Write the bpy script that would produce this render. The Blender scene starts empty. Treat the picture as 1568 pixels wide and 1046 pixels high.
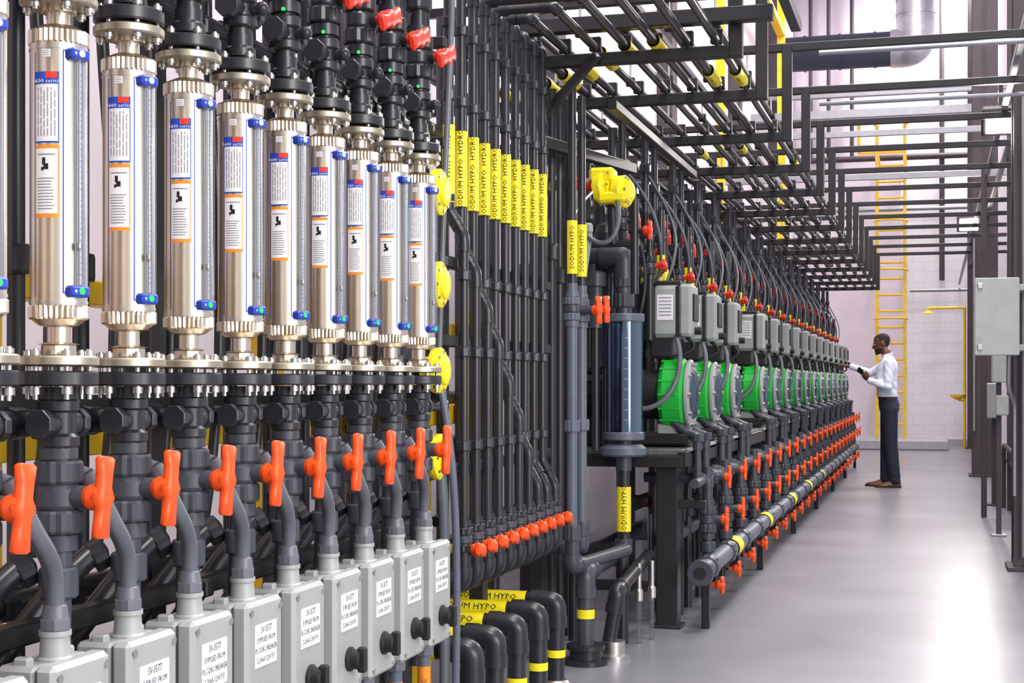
import bpy, math, random
from mathutils import Vector as V, Matrix
random.seed(7)
C=bpy.context; D=bpy.data
TH=math.radians(15.88)
# ---------------------------------------------------------------- materials
MATS={}
def mat(name,col,rough=.45,metal=0,var=.08,scale=12,bump=0,emit=0,coat=0,spec=.5):
    m=D.materials.new(name); m.use_nodes=True; n=m.node_tree; b=n.nodes['Principled BSDF']
    tc=n.nodes.new('ShaderNodeTexCoord'); ns=n.nodes.new('ShaderNodeTexNoise'); ns.inputs['Scale'].default_value=scale; ns.inputs['Detail'].default_value=3
    n.links.new(tc.outputs['Object'],ns.inputs['Vector'])
    r=n.nodes.new('ShaderNodeValToRGB')
    r.color_ramp.elements[0].position=.3; r.color_ramp.elements[1].position=.7
    r.color_ramp.elements[0].color=[c*(1-var) for c in col]+[1]; r.color_ramp.elements[1].color=[min(1,c*(1+var)) for c in col]+[1]
    n.links.new(ns.outputs['Fac'],r.inputs['Fac']); n.links.new(r.outputs['Color'],b.inputs['Base Color'])
    b.inputs['Roughness'].default_value=rough; b.inputs['Metallic'].default_value=metal
    b.inputs['Coat Weight'].default_value=coat; b.inputs['Specular IOR Level'].default_value=spec
    if bump:
        bp=n.nodes.new('ShaderNodeBump'); bp.inputs['Strength'].default_value=bump; n.links.new(ns.outputs['Fac'],bp.inputs['Height']); n.links.new(bp.outputs['Normal'],b.inputs['Normal'])
    if emit:
        b.inputs['Emission Color'].default_value=list(col)+[1]; b.inputs['Emission Strength'].default_value=emit
    MATS[name]=m; return m
mat('black_pvc',(.019,.02,.025),.33)
mat('dark_pvc',(.05,.056,.072),.38)
mat('grey_pvc',(.11,.13,.17),.4)
mat('black_steel',(.022,.021,.024),.40,.2)
mat('nickel',(.68,.60,.49),.30,1,.03,30)
mat('steel',(.60,.59,.56),.34,1)
mat('brass',(.50,.46,.36),.40,1)
mat('orange',(.93,.085,.006),.38)
mat('red',(.80,.04,.015),.38)
mat('yellow',(.95,.80,.01),.4,var=.04)
mat('yellow_paint',(.90,.56,.01),.4)
mat('white',(.82,.82,.84),.5,var=.02)
mat('label_grey',(.22,.22,.24),.6)
mat('ink',(.008,.008,.008),.6)
mat('blue',(.015,.06,.46),.35)
mat('label_orange',(.9,.3,.02),.5)
mat('box_grey',(.38,.395,.39),.42,.1,.05)
mat('conduit',(.13,.14,.165),.36)
mat('green',(.012,.48,.045),.33,coat=.3)
mat('green_dot',(.02,.75,.15),.4)
mat('ctrl_grey',(.34,.36,.35),.45)
mat('table',(.13,.135,.135),.5,.3,.3,60,.2)
mat('galv',(.30,.31,.33),.45,.6)
mat('duct',(.045,.054,.078),.55,spec=.3)
mat('duct_silver',(.50,.50,.55),.36,.7,.35,3,.5)
mat('column',(.052,.040,.046),.55)
mat('wall_pink',(.76,.69,.755),.8,var=.05,scale=2)
mat('concrete',(.42,.41,.42),.7)
mat('skin',(.13,.055,.03),.5,var=.1); mat('hair',(.012,.009,.008),.8)
mat('eye',(.7,.7,.68),.2); mat('lip',(.14,.05,.045),.5)
mat('shirt',(.74,.80,.93),.75,scale=25,bump=.2,var=.04); mat('trousers',(.012,.018,.034),.8,scale=20,bump=.2)
mat('shoe',(.13,.042,.018),.35); mat('belt',(.02,.012,.01),.4)
mat('lamp',(1,.95,.8),.5,emit=30)
m=mat('wall_block',(.82,.80,.83),.75); n=m.node_tree
br=n.nodes.new('ShaderNodeTexBrick'); br.inputs['Scale'].default_value=1; br.inputs['Brick Width'].default_value=.4; br.inputs['Row Height'].default_value=.2; br.inputs['Mortar Size'].default_value=.006
br.inputs['Color1'].default_value=(.88,.87,.92,1); br.inputs['Color2'].default_value=(.86,.85,.90,1); br.inputs['Mortar'].default_value=(.74,.73,.79,1)
tc=n.nodes.new('ShaderNodeTexCoord'); mp=n.nodes.new('ShaderNodeMapping'); mp.inputs['Rotation'].default_value=(math.radians(90),0,0)
n.links.new(tc.outputs['Object'],mp.inputs['Vector']); n.links.new(mp.outputs['Vector'],br.inputs['Vector']); n.links.new(br.outputs['Color'],n.nodes['Principled BSDF'].inputs['Base Color'])
m=mat('floor_epoxy',(.225,.225,.250),.3,var=.16,scale=1.1,coat=0); n=m.node_tree; b=n.nodes['Principled BSDF']
ns=n.nodes.new('ShaderNodeTexNoise'); ns.inputs['Scale'].default_value=3; mr=n.nodes.new('ShaderNodeMapRange'); mr.inputs['To Min'].default_value=.24; mr.inputs['To Max'].default_value=.38
n.links.new(ns.outputs['Fac'],mr.inputs['Value']); n.links.new(mr.outputs['Result'],b.inputs['Roughness'])
def clear(name,tint,mix=.14,top=.75,gc=(.85,.88,.92,1)):
    m=D.materials.new(name); m.use_nodes=True; n=m.node_tree; n.nodes.clear()
    o=n.nodes.new('ShaderNodeOutputMaterial'); x=n.nodes.new('ShaderNodeMixShader'); t=n.nodes.new('ShaderNodeBsdfTransparent'); g=n.nodes.new('ShaderNodeBsdfGlossy'); lw=n.nodes.new('ShaderNodeLayerWeight'); lw.inputs['Blend'].default_value=.25
    mr=n.nodes.new('ShaderNodeMapRange'); mr.inputs['To Min'].default_value=mix; mr.inputs['To Max'].default_value=top
    t.inputs['Color'].default_value=tint+(1,); g.inputs['Roughness'].default_value=.1; g.inputs['Color'].default_value=gc
    n.links.new(lw.outputs['Facing'],mr.inputs['Value']); n.links.new(mr.outputs['Result'],x.inputs['Fac']); n.links.new(t.outputs[0],x.inputs[1]); n.links.new(g.outputs[0],x.inputs[2]); n.links.new(x.outputs[0],o.inputs['Surface']); MATS[name]=m
clear('clear',(.82,.84,.87),.08,.42,(.8,.82,.85,1)); clear('clear_smoke',(.42,.50,.60),.17,.6,(.55,.70,.88,1))
# ---------------------------------------------------------------- builder
def frame(d):
    d=V(d).normalized(); a=V((0,0,1)) if abs(d.z)<.9 else V((1,0,0))
    x=a.cross(d).normalized(); return x,d.cross(x).normalized(),d
def fillet(pts,fr,n=6):
    pts=[V(p) for p in pts]; out=[pts[0]]
    for i in range(1,len(pts)-1):
        a=pts[i-1]-pts[i]; c=pts[i+1]-pts[i]; t=min(fr,a.length*.48,c.length*.48); p0=pts[i]+a.normalized()*t; p2=pts[i]+c.normalized()*t
        for k in range(n+1):
            u=k/n; out.append(p0*(1-u)**2+pts[i]*2*u*(1-u)+p2*u*u)
    out.append(pts[-1]); return out
def bez(p0,p1,p2,p3,n=20):
    p0,p1,p2,p3=map(V,(p0,p1,p2,p3)); return [p0*(1-t)**3+p1*3*t*(1-t)**2+p2*3*t*t*(1-t)+p3*t**3 for t in [k/n for k in range(n+1)]]
TXT={}
def textmesh(s):
    if s not in TXT:
        cu=D.curves.new('t','FONT'); cu.body=s; cu.size=1; cu.align_x='CENTER'; cu.align_y='CENTER'; cu.resolution_u=1
        o=D.objects.new('t',cu); C.scene.collection.objects.link(o); dg=C.evaluated_depsgraph_get(); me=D.meshes.new_from_object(o.evaluated_get(dg))
        TXT[s]=([v.co.copy() for v in me.vertices],[tuple(p.vertices) for p in me.polygons])
        D.objects.remove(o); D.meshes.remove(me); D.curves.remove(cu)
    return TXT[s]
class B:
    def __init__(s): s.v=[];s.f=[];s.m=[];s.sm=[];s.names=[]
    def mi(s,n):
        if n not in s.names: s.names.append(n)
        return s.names.index(n)
    def add(s,vs,fs,mt,smooth=False):
        k=len(s.v); s.v+= [tuple(p) for p in vs]; i=s.mi(mt)
        for f in fs: s.f.append(tuple(k+j for j in f)); s.m.append(i); s.sm.append(smooth)
    def rotz(s,k,ang):
        c,q=math.cos(ang),math.sin(ang)
        for i in range(k,len(s.v)): x,y,z=s.v[i]; s.v[i]=(x*c-y*q,x*q+y*c,z)
    def loft(s,rings,mt,caps=True,smooth=True):
        n=len(rings[0]); vs=[p for r in rings for p in r]; fs=[]
        for i in range(len(rings)-1):
            for j in range(n):
                a=i*n+j; b=i*n+(j+1)%n; fs.append((a,b,b+n,a+n))
        s.add(vs,fs,mt,smooth)
        if caps:
            s.add(rings[0],[tuple(range(n))[::-1]],mt); s.add(rings[-1],[tuple(range(n))],mt)
    def cyl(s,p0,p1,r,mt,r1=None,seg=16,caps=True):
        p0=V(p0);p1=V(p1); x,y,d=frame(p1-p0); r1=r if r1 is None else r1
        R=[[p+(x*math.cos(2*math.pi*k/seg)+y*math.sin(2*math.pi*k/seg))*q for k in range(seg)] for p,q in((p0,r),(p1,r1))]
        s.loft(R,mt,caps)
    def lathe(s,o,ax,prof,mt,seg=20):
        o=V(o);x,y,d=frame(ax)
        R=[[o+d*h+(x*math.cos(2*math.pi*k/seg)+y*math.sin(2*math.pi*k/seg))*max(r,.0002) for k in range(seg)] for r,h in prof]
        for i in range(len(R)-1): s.loft([R[i],R[i+1]],mt,False)
        s.add(R[0],[tuple(range(seg))[::-1]],mt); s.add(R[-1],[tuple(range(seg))],mt)
    def nut(s,o,ax,r,h,mt,n=14):
        o=V(o);x,y,d=frame(ax); N=2*n
        def ring(z,q): return [o+d*z+(x*math.cos(2*math.pi*k/N)+y*math.sin(2*math.pi*k/N))*(r*q*(1 if k%2 else .93)) for k in range(N)]
        R=[ring(0,.93),ring(h*.12,1),ring(h*.88,1),ring(h,.93)]; s.loft(R,mt,True,False)
    def tube(s,pts,r,mt,seg=12,fr=0,corr=0,nf=6,caps=True):
        pts=fillet(pts,fr,nf) if fr else [V(p) for p in pts]
        q=[pts[0]]
        for p in pts[1:]:
            if (p-q[-1]).length>1e-5: q.append(p)
        pts=q; t=(pts[1]-pts[0]).normalized(); x,y,_=frame(t); R=[]
        for i,p in enumerate(pts):
            tn=(pts[min(i+1,len(pts)-1)]-pts[max(i-1,0)]).normalized()
            x=(x-tn*x.dot(tn)).normalized(); y=tn.cross(x); rr=r[i] if isinstance(r,list) else r
            if corr and i%2: rr*=1-corr
            R.append([p+(x*math.cos(2*math.pi*k/seg)+y*math.sin(2*math.pi*k/seg))*rr for k in range(seg)])
        s.loft(R,mt,caps)
    def pipe(s,pts,r,mt,seg=14,fit=None):
        fit=fit or mt; s.tube(pts,r,mt,seg,fr=r*2.2)
        for i in range(1,len(pts)-1):
            c=V(pts[i])
            for q in (pts[i-1],pts[i+1]):
                d=V(q)-c
                if d.length<r*5: continue
                d.normalize(); s.cyl(c+d*r*1.7,c+d*r*3,r*1.3,fit,seg=seg)
            s.tube(fillet([c+(V(pts[i-1])-c).normalized()*r*1.8,c,c+(V(pts[i+1])-c).normalized()*r*1.8],r*1.7),r*1.2,fit,seg)
    def box(s,c,sz,mt,ch=.004,rot=None):
        c=V(c); h=[q/2 for q in sz]; ch=min(ch,min(h)*.45); vs=[];idx={}
        for sx in(-1,1):
            for sy in(-1,1):
                for sz_ in(-1,1):
                    for a in range(3):
                        sg=(sx,sy,sz_); p=V([sg[k]*(h[k]-(0 if k==a else ch)) for k in range(3)])
                        if rot: p=rot@p
                        idx[sg+(a,)]=len(vs); vs.append(c+p)
        fs=[]
        for a in range(3):
            b,c2=(a+1)%3,(a+2)%3
            for sg in(-1,1):
                q=[]
                for u,w in((-1,-1),(1,-1),(1,1),(-1,1)):
                    t=[0,0,0];t[a]=sg;t[b]=u;t[c2]=w;q.append(idx[tuple(t)+(a,)])
                fs.append(q if sg>0 else q[::-1])
            for u in(-1,1):
                for w in(-1,1):
                    q=[]
                    for e,ax in((-1,b),(1,b),(1,c2),(-1,c2)):
                        t=[0,0,0];t[a]=e;t[b]=u;t[c2]=w;q.append(idx[tuple(t)+(ax,)])
                    fs.append(q if u*w<0 else q[::-1])
        for sx in(-1,1):
            for sy in(-1,1):
                for z in(-1,1):
                    q=[idx[(sx,sy,z,k)] for k in range(3)]; fs.append(q if sx*sy*z>0 else q[::-1])
        s.add(vs,fs,mt)
    def bar(s,p0,p1,w,h,mt,ch=.004):
        p0=V(p0);p1=V(p1);d=p1-p0; x,y,z=frame(d); M=Matrix((x,y,z)).transposed(); s.box((p0+p1)/2,(w,h,d.length),mt,ch,M)
    def patch(s,r,a0,a1,z0,z1,mt,c=(0,0),n=8):
        vs=[];a0,a1=math.radians(a0),math.radians(a1)
        for k in range(n+1):
            a=a0+(a1-a0)*k/n
            for z in(z0,z1): vs.append((c[0]+r*math.cos(a),c[1]+r*math.sin(a),z))
        s.add(vs,[(2*k,2*k+2,2*k+3,2*k+1) for k in range(n)],mt)
    def text(s,t,size,o,xd,yd,mt='ink'):
        v,f=textmesh(t); o=V(o);xd=V(xd);yd=V(yd); s.add([o+xd*p.x*size+yd*p.y*size for p in v],f,mt)
    def textcyl(s,t,size,o,ax,face,r,mt='ink'):
        v,f=textmesh(t); o=V(o);ax=V(ax).normalized();fc=V(face); fc=(fc-ax*fc.dot(ax)).normalized(); up=fc.cross(ax)
        s.add([o+ax*p.x*size+fc*(r*math.cos(p.y*size/r))+up*(r*math.sin(p.y*size/r)) for p in v],f,mt)
    def sphere(s,c,r,mt,seg=16,sc=(1,1,1)):
        R=[]; c=V(c)
        for i in range(1,seg//2):
            a=math.pi*i/(seg//2); R.append([c+V((math.sin(a)*math.cos(2*math.pi*k/seg)*r*sc[0],math.sin(a)*math.sin(2*math.pi*k/seg)*r*sc[1],-math.cos(a)*r*sc[2])) for k in range(seg)])
        s.loft(R,mt)
    def mesh(s,name):
        me=D.meshes.new(name); me.from_pydata(s.v,[],s.f); 
        for n in s.names: me.materials.append(MATS[n])
        me.polygons.foreach_set('material_index',s.m); me.polygons.foreach_set('use_smooth',s.sm); me.update(); return me
    def obj(s,name,loc=(0,0,0),me=None):
        o=D.objects.new(name,me or s.mesh(name)); o.location=loc; C.scene.collection.objects.link(o); return o
def inst(me,name,loc,rz=0,sc=1):
    o=D.objects.new(name,me); o.location=loc; o.rotation_euler[2]=rz; o.scale=(sc,)*3; C.scene.collection.objects.link(o); return o
def plabel(b,p0,p1,r,t='SODIUM HYPO',face=(.4,-1,0),size=None):
    p0=V(p0);p1=V(p1); b.cyl(p0,p1,r,'yellow',seg=18,caps=False); ax=p1-p0; size=size or r*1.15
    f=V(face)
    for k in(0,1,2):
        a=k*2*math.pi/3; ff=Matrix.Rotation(a,3,ax.normalized())@f
        b.textcyl(t,size,(p0+p1)/2,ax,ff,r+.0015)
def handle(b,o,out,tilt=0,L=.14,mt='orange',W=.034):
    o=V(o);out=V(out).normalized(); R=Matrix.Rotation(tilt,3,out); up=R@(V((0,0,1)) if abs(out.z)<.5 else V((0,1,0))); w=out.cross(up)
    b.cyl(o-out*.045,o,.012,mt,seg=12); b.lathe(o-out*.02,out,[(.018,0),(.023,.01),(.023,.03),(.016,.036)],mt,14)
    R=[]
    for h,ww,t in((-.5,.36,.006),(-.47,.5,.009),(-.3,.42,.010),(-.12,.36,.011),(0,.6,.013),(.12,.36,.011),(.3,.44,.010),(.47,.55,.009),(.5,.4,.006)):
        R.append([o+out*.012+up*h*L+w*W*ww*a*1.25+out*t*c for a,c in((-1,-.6),(-.6,-1),(.6,-1),(1,-.6),(1,.6),(.6,1),(-.6,1),(-1,.6))])
    b.loft(R,mt)
def union(b,c,ax=(0,0,1),r=.042,h=.16,mt='dark_pvc',body='dark_pvc'):
    c=V(c);a=V(ax).normalized(); o=c-a*h/2
    b.cyl(o,o+a*h,r*.66,mt); b.nut(o+a*h*.12,a,r,h*.24,mt); b.nut(o+a*h*.64,a,r,h*.24,mt)
    b.lathe(o+a*h*.36,a,[(r*.8,0),(r*.9,h*.05),(r*.9,h*.22),(r*.8,h*.28)],body); b.cyl(o-a*.01,o+a*h*.1,r*.8,mt); b.cyl(o+a*h*.9,o+a*(h+.01),r*.8,mt)
# ---------------------------------------------------------------- room
def slab(name,x0,x1,y0,y1,z0,z1,mt):
    b=B(); b.box(((x0+x1)/2,(y0+y1)/2,(z0+z1)/2),(x1-x0,y1-y0,z1-z0),mt,.002); return b.obj(name)
slab('floor',-2.9,6,-6,30.6,-.2,0,'floor_epoxy')
slab('wall_left',-2.9,-2.7,-6,30.4,0,9.2,'wall_pink')
slab('wall_far',-2.7,6,30.2,30.4,0,9.2,'wall_block')
slab('wall_partition',-2.7,-.62,30.05,30.2,0,9.2,'wall_pink')
slab('wall_right',1.1,1.3,11,30.2,0,9.2,'wall_block')
slab('ceiling',-2.9,6,-6,30.4,9.2,9.4,'wall_pink')
slab('baseboard_far',-.62,1.1,30.15,30.2,0,.12,'concrete')
b=B()
b.box((-.6,28.6,.09),(1.7,1.6,.18),'concrete',.02); b.obj('concrete_plinth')
def hcol(y,x0,w=.27,h=9.2):
    b=B(); x=x0+w/2
    b.box((x,y-w/2,h/2),(w,.022,h),'column',.003); b.box((x,y+w/2,h/2),(w,.022,h),'column',.003); b.box((x,y,h/2),(.016,w,h),'column',.002)
    b.box((x,y,.015),(w+.08,w+.08,.03),'column',.004)
    for a in(-1,1):
        for c in(-1,1): b.cyl((x+a*w*.42,y+c*w*.42,.03),(x+a*w*.42,y+c*w*.42,.05),.016,'steel',seg=6)
    b.obj('steel_column')
hcol(10.35,.50); hcol(20.4,.48,.32); hcol(28.8,.60)
b=B()
for y in(3.0,6.5,10.2,15,20.4,25.5): b.box((-2.62,y,4.6),(.16,.3,9.2),'column',.005)
b.obj('wall_pilasters')
b=B()
b.bar((-1.98,.6,1.10),(-1.98,6.4,1.10),.1,.08,'yellow_paint'); b.bar((-1.98,.6,.5),(-1.98,6.4,.5),.1,.06,'yellow_paint')
for y in(1.5,2.75,4.2,5.6,6.4): b.bar((-1.98,y,0),(-1.98,y,1.6),.08,.08,'yellow_paint')
b.bar((-1.98,.6,1.45),(-1.98,6.4,1.45),.08,.06,'yellow_paint')
b.obj('yellow_guard_rail')
# ---------------------------------------------------------------- flow meter
X0=-1.464; YS=[2.265+.234*k for k in range(-1,9)]
b=B(); RB=.0485
b.cyl((0,0,1.36),(0,0,1.82),RB,'nickel',seg=48)
for z0,z1,r in((1.343,1.368,.0515),(1.815,1.843,.0515)): b.nut((0,0,z0),(0,0,1),r,z1-z0,'nickel',34)
b.lathe((0,0,1.30),(0,0,1),[(.036,.0),(.02,.004),(.02,.03),(.034,.033),(.046,.043)],'nickel',24)
b.lathe((0,0,1.843),(0,0,1),[(.046,0),(.03,.008),(.02,.01),(.02,.03),(.03,.032),(.03,.042)],'nickel',24)
b.cyl((0,0,1.37),(0,0,1.375),.0498,'steel',seg=32); b.cyl((0,0,1.806),(0,0,1.81),.0498,'steel',seg=32)
for z,mt,r,h in((1.262,'brass',.0685,.018),(1.228,'black_pvc',.068,.026),(1.885,'brass',.066,.018),(1.909,'black_pvc',.066,.026)):
    b.lathe((0,0,z),(0,0,1),[(r-.004,0),(r,.003),(r,h-.003),(r-.004,h)],mt,36)
b.nut((0,0,1.28),(0,0,1),.030,.02,'nickel',8)
for k in range(6):
    a=k*math.pi/3+.3; c,s_=.053*math.cos(a),.053*math.sin(a)
    b.cyl((c,s_,1.205),(c,s_,1.292),.005,'steel',seg=8); b.cyl((c,s_,1.281),(c,s_,1.289),.009,'steel',seg=6); b.cyl((c,s_,1.214),(c,s_,1.226),.010,'steel',seg=6)
    b.cyl((c,s_,1.872),(c,s_,1.95),.005,'steel',seg=8); b.cyl((c,s_,1.937),(c,s_,1.946),.009,'steel',seg=6); b.cyl((c,s_,1.876),(c,s_,1.884),.009,'steel',seg=6)
r=RB+.0007; A=-82
b.patch(r,A-25,A+25,1.645,1.765,'white'); b.patch(r+.0004,A-25,A-1,1.744,1.765,'blue'); b.patch(r+.0004,A-1,A+25,1.744,1.765,'blue'); b.patch(r+.0008,A-1,A+22,1.7535,1.7645,'red')
b.textcyl('1600 series',.0105,(0,0,1.7485),(-math.sin(math.radians(A)),math.cos(math.radians(A)),0),(math.cos(math.radians(A)),math.sin(math.radians(A)),0),r+.0014,'white')
b.patch(r,A-25,A+25,1.516,1.640,'label_orange'); b.patch(r+.0004,A-23.2,A+23.2,1.5225,1.6335,'white')
for a0,a1,z0,z1 in((A-25.5,A-24.2,1.645,1.765),(A+24.2,A+25.5,1.645,1.765),(A-25.5,A+25.5,1.6435,1.646)): b.patch(r+.0009,a0,a1,z0,z1,'blue')
for k in range(6):
    a=A-18+k*7; z0=1.655; 
    while z0<1.735:
        z1=min(1.738,z0+.01+random.random()*.02); b.patch(r+.0008,a,a+1.5,z0,z1,'label_grey',n=1); z0=z1+.003
for k in range(11):
    z=1.530+k*.0052; b.patch(r+.0008,A-19,A+10+random.random()*9,z,z+.0016,'label_grey',n=3)
b.patch(r+.0008,A-8,A-1,1.606,1.618,'ink',n=2); b.patch(r+.0008,A-5,A+5,1.598,1.608,'ink',n=2); b.patch(r+.0008,A-10,A-5,1.596,1.602,'ink',n=2)
b.patch(r+.0008,A-18,A+18,1.6225,1.6245,'label_grey',n=3)
b.patch(r,A-9,A+9,1.79,1.803,'white')
for k in range(3): b.patch(r+.0006,A-7,A+7,1.7925+k*.0035,1.7935+k*.0035,'label_grey',n=2)
k0=len(b.v)
for a0,a1,z0,z1 in((-27.5,-24.5,1.388,1.802),(24.5,27.5,1.388,1.802),(-27,27,1.386,1.390),(-27,27,1.800,1.804)): b.patch(RB+.001,a0,a1,z0,z1,'blue')
b.box((.055,0,1.593),(.020,.032,.40),'clear',.003); b.cyl((.058,0,1.40),(.058,0,1.786),.0065,'clear',seg=12); b.cyl((.054,0,1.40),(.054,0,1.786),.0012,'steel',seg=6)
b.box((.0495,.009,1.593),(.001,.006,.38),'white',.0002)
for k in range(36): 
    z=1.42+k*.0098; b.box((.0502,.009,z),(.0004,.004 if k%5 else .006,.0012),'ink',.0001)
b.lathe((.058,0,1.46),(0,0,1),[(.002,0),(.0052,.004),(.0052,.012),(.002,.014)],'nickel',10)
for z in(1.390,1.796): b.box((.054,0,z),(.024,.038,.020),'blue',.004); b.cyl((.066,0,z),(.068,0,z),.006,'green_dot' if z<1.5 else 'white',seg=10); b.cyl((.064,-.012,z),(.067,-.012,z),.003,'steel',seg=8)
b.rotz(k0,math.radians(-22))
b.patch(r,A-28,A-26.4,1.38,1.80,'blue',n=1)
FM=b.mesh('flow_meter')
b=B()
b.cyl((0,0,1.10),(0,0,1.226),.026,'dark_pvc'); b.cyl((0,0,1.205),(0,0,1.226),.034,'black_pvc')
b.lathe((0,0,1.12),(0,0,1),[(.033,0),(.036,.005),(.036,.02),(.03,.026),(.03,.062),(.036,.066),(.036,.082),(.032,.086)],'black_pvc')
b.cyl((0,-.055,1.163),(0,.055,1.163),.022,'black_pvc'); b.nut((0,-.064,1.163),(0,1,0),.027,.018,'black_pvc',8); b.nut((0,.046,1.163),(0,1,0),.027,.018,'black_pvc',8)
b.cyl((-.09,0,1.163),(0,0,1.163),.02,'black_pvc')
b.cyl((-.02,0,1.19),(-.02,0,1.21),.01,'steel',seg=6)
union(b,(0,0,1.036),r=.042,h=.165)
b.cyl((0,0,1.036),(.055,0,1.036),.02,'dark_pvc'); handle(b,(.075,0,1.036),(1,0,0),-.12,.142)
b.cyl((-.01,0,.40),(0,0,.96),.024,'dark_pvc'); b.lathe((0,0,.86),(0,0,1),[(.03,0),(.034,.004),(.034,.05),(.03,.054)],'dark_pvc'); b.lathe((-.008,0,.70),(0,0,1),[(.034,0),(.04,.006),(.04,.05),(.034,.055)],'black_pvc')
LV=b.mesh('union_ball_valve')
b=B()
b.cyl((0,0,1.93),(0,0,3.2),.024,'black_pvc'); b.lathe((0,0,1.945),(0,0,1),[(.034,0),(.034,.018),(.028,.024),(.028,.05)],'black_pvc')
b.lathe((0,0,2.01),(0,0,1),[(.032,0),(.037,.004),(.037,.02),(.03,.026),(.03,.05),(.037,.056),(.037,.076),(.032,.08)],'black_pvc')
b.cyl((0,-.06,2.05),(0,.06,2.05),.022,'black_pvc'); b.nut((0,-.07,2.05),(0,1,0),.029,.022,'black_pvc',8); b.nut((0,.048,2.05),(0,1,0),.029,.022,'black_pvc',8)
b.cyl((0,0,2.05),(.05,0,2.05),.014,'black_pvc'); b.sphere((.052,0,2.05),.016,'black_pvc',12)
union(b,(0,0,2.19),r=.044,h=.165,mt='black_pvc',body='black_pvc'); b.cyl((0,0,2.19),(.05,0,2.19),.02,'black_pvc'); handle(b,(.075,0,2.19),(1,0,0),-1.2,.14,'red')
b.cyl((.012,-.036,2.10),(.0128,-.0385,2.10),.005,'green_dot',seg=12); b.nut((0,0,2.33),(0,0,1),.04,.05,'black_pvc',12); b.nut((0,0,2.45),(0,0,1),.04,.05,'black_pvc',12)
UV=b.mesh('upper_ball_valve')
b=B()
b.box((-.022,0,.613),(.075,.165,.285),'box_grey',.008); b.box((.034,0,.613),(.04,.172,.292),'box_grey',.012)
b.box((.0155,0,.613),(.006,.155,.275),'ink',.001)
for sy in(-1,1):
    for z in(.487,.738): b.cyl((.05,sy*.07,z),(.0565,sy*.07,z),.008,'steel',seg=10); b.box((-.02,sy*.06,.613+(.14 if z>.6 else -.14)),(.03,.02,.03),'box_grey',.004)
b.box((.0545,0,.665),(.0012,.105,.09),'white',.0002)
for k,t in enumerate(('SV-3577','SUPPLIED FROM','PLC-DBC BREAKER','2-206A 120V P.F.')): b.text(t,.0165 if k else .02,(.0555,0,.697-k*.021),(0,.75,0),(0,0,1))
b.lathe((.054,0,.548),(1,0,0),[(.03,0),(.03,.006),(.024,.010),(.024,.028),(.018,.032)],'ink',20); b.box((.088,0,.548),(.022,.018,.062),'ink',.004)
b.lathe((0,0,.752),(0,0,1),[(.032,0),(.032,.006),(.026,.01),(.024,.04),(.027,.044),(.027,.052)],'box_grey',18); b.nut((0,0,.803),(0,0,1),.026,.022,'conduit',6); b.lathe((0,0,.825),(0,0,1),[(.023,0),(.02,.02),(.0175,.022)],'conduit',16)
b.cyl((0,0,-.015),(0,0,.47),.018,'grey_pvc'); b.nut((0,0,.43),(0,0,1),.027,.04,'conduit',8); b.cyl((0,0,.28),(0,0,.40),.0188,'label_orange',caps=False); b.textcyl('CPVC',.02,(0,0,.34),(0,0,1),(.4,-1,0),.02)
b.bar((-.13,.0,.68),(-.05,.0,.68),.03,.03,'black_steel'); b.bar((-.13,.0,.52),(-.05,.0,.52),.03,.03,'black_steel')
JB=b.mesh('switch_enclosure')
b=B()
pts=bez((.008,-.098,1.01),(.028,-.070,.93),(.004,-.004,.94),(0,0,.835),80)
b.tube(pts,.0165,'conduit',14,corr=.14); b.cyl((-.02,-.11,1.055),(.0085,-.099,1.008),.021,'conduit'); b.cyl((-.05,-.11,1.06),(-.015,-.108,1.05),.019,'conduit')
FC=b.mesh('flexible_conduit')
b=B()
b.tube(bez((-.06,0,.92),(-.12,-.15,.84),(-.16,-.28,.62),(-.24,-.46,.52),16),.022,'black_pvc',12)
b.nut((-.05,0,.915),(-.6,-.5,-.4),.032,.03,'black_pvc',10)
b.tube([(-.24,-.46,.52),(-.28,-.55,.47),(-.28,-.55,.0)],.022,'black_pvc',12,fr=.05)
DH=b.mesh('drain_hose')
b=B()
b.tube(bez((-.09,-.08,2.6),(-.10,.0,2.1),(-.03,-.16,1.75),(-.10,-.10,1.22),24),.012,'black_pvc',8)
b.tube(bez((-.16,-.02,2.5),(-.22,-.1,2.0),(-.12,.05,1.6),(-.2,-.02,.9),24),.013,'black_pvc',8)
b.cyl((-.3,.08,.0),(-.3,.08,3.2),.018,'black_pvc'); 
b.nut((-.3,.08,1.45),(0,0,1),.03,.06,'black_pvc',10); b.nut((-.3,.08,2.05),(0,0,1),.03,.06,'black_pvc',10)
BK=b.mesh('cable_drop')
for k,y in enumerate(YS):
    L=(X0,y,0); LB=(X0+.045,y-.08,.015)
    inst(FM,'flow_meter',L); inst(LV,'union_ball_valve',L); inst(UV,'upper_ball_valve',L); inst(JB,'switch_enclosure',LB); inst(FC,'flexible_conduit',LB); inst(DH,'drain_hose',L); inst(BK,'cable_drop',L)
inst(FM,'flow_meter',(X0,YS[0]-.234,0)); 
b=B()
y0,y1=1.4,4.5
for z,x,w in((1.19,-1.575,.04),(.79,-1.555,.04),(2.0,-1.6,.05),(2.32,-1.6,.05),(.44,-1.54,.045)): b.bar((x,y0,z),(x,y1,z),w,w,'black_steel')
for y in(1.4,2.9,4.5):
    b.bar((-1.66,y,0),(-1.66,y,3.3),.07,.07,'black_steel'); b.box((-1.66,y,.01),(.16,.16,.02),'black_steel')
    for z in(.44,.79,1.19,2.0,2.32): b.bar((-1.66,y,z),(-1.5,y,z),.035,.035,'black_steel')
for z in(.535,.695): b.bar((-1.545,y0,z),(-1.545,y1,z),.03,.03,'black_steel')
for y in YS:
    b.bar((-1.62,y,1.163),(-1.5,y,1.163),.02,.02,'black_steel')
b.obj('flow_meter_rack')
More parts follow.
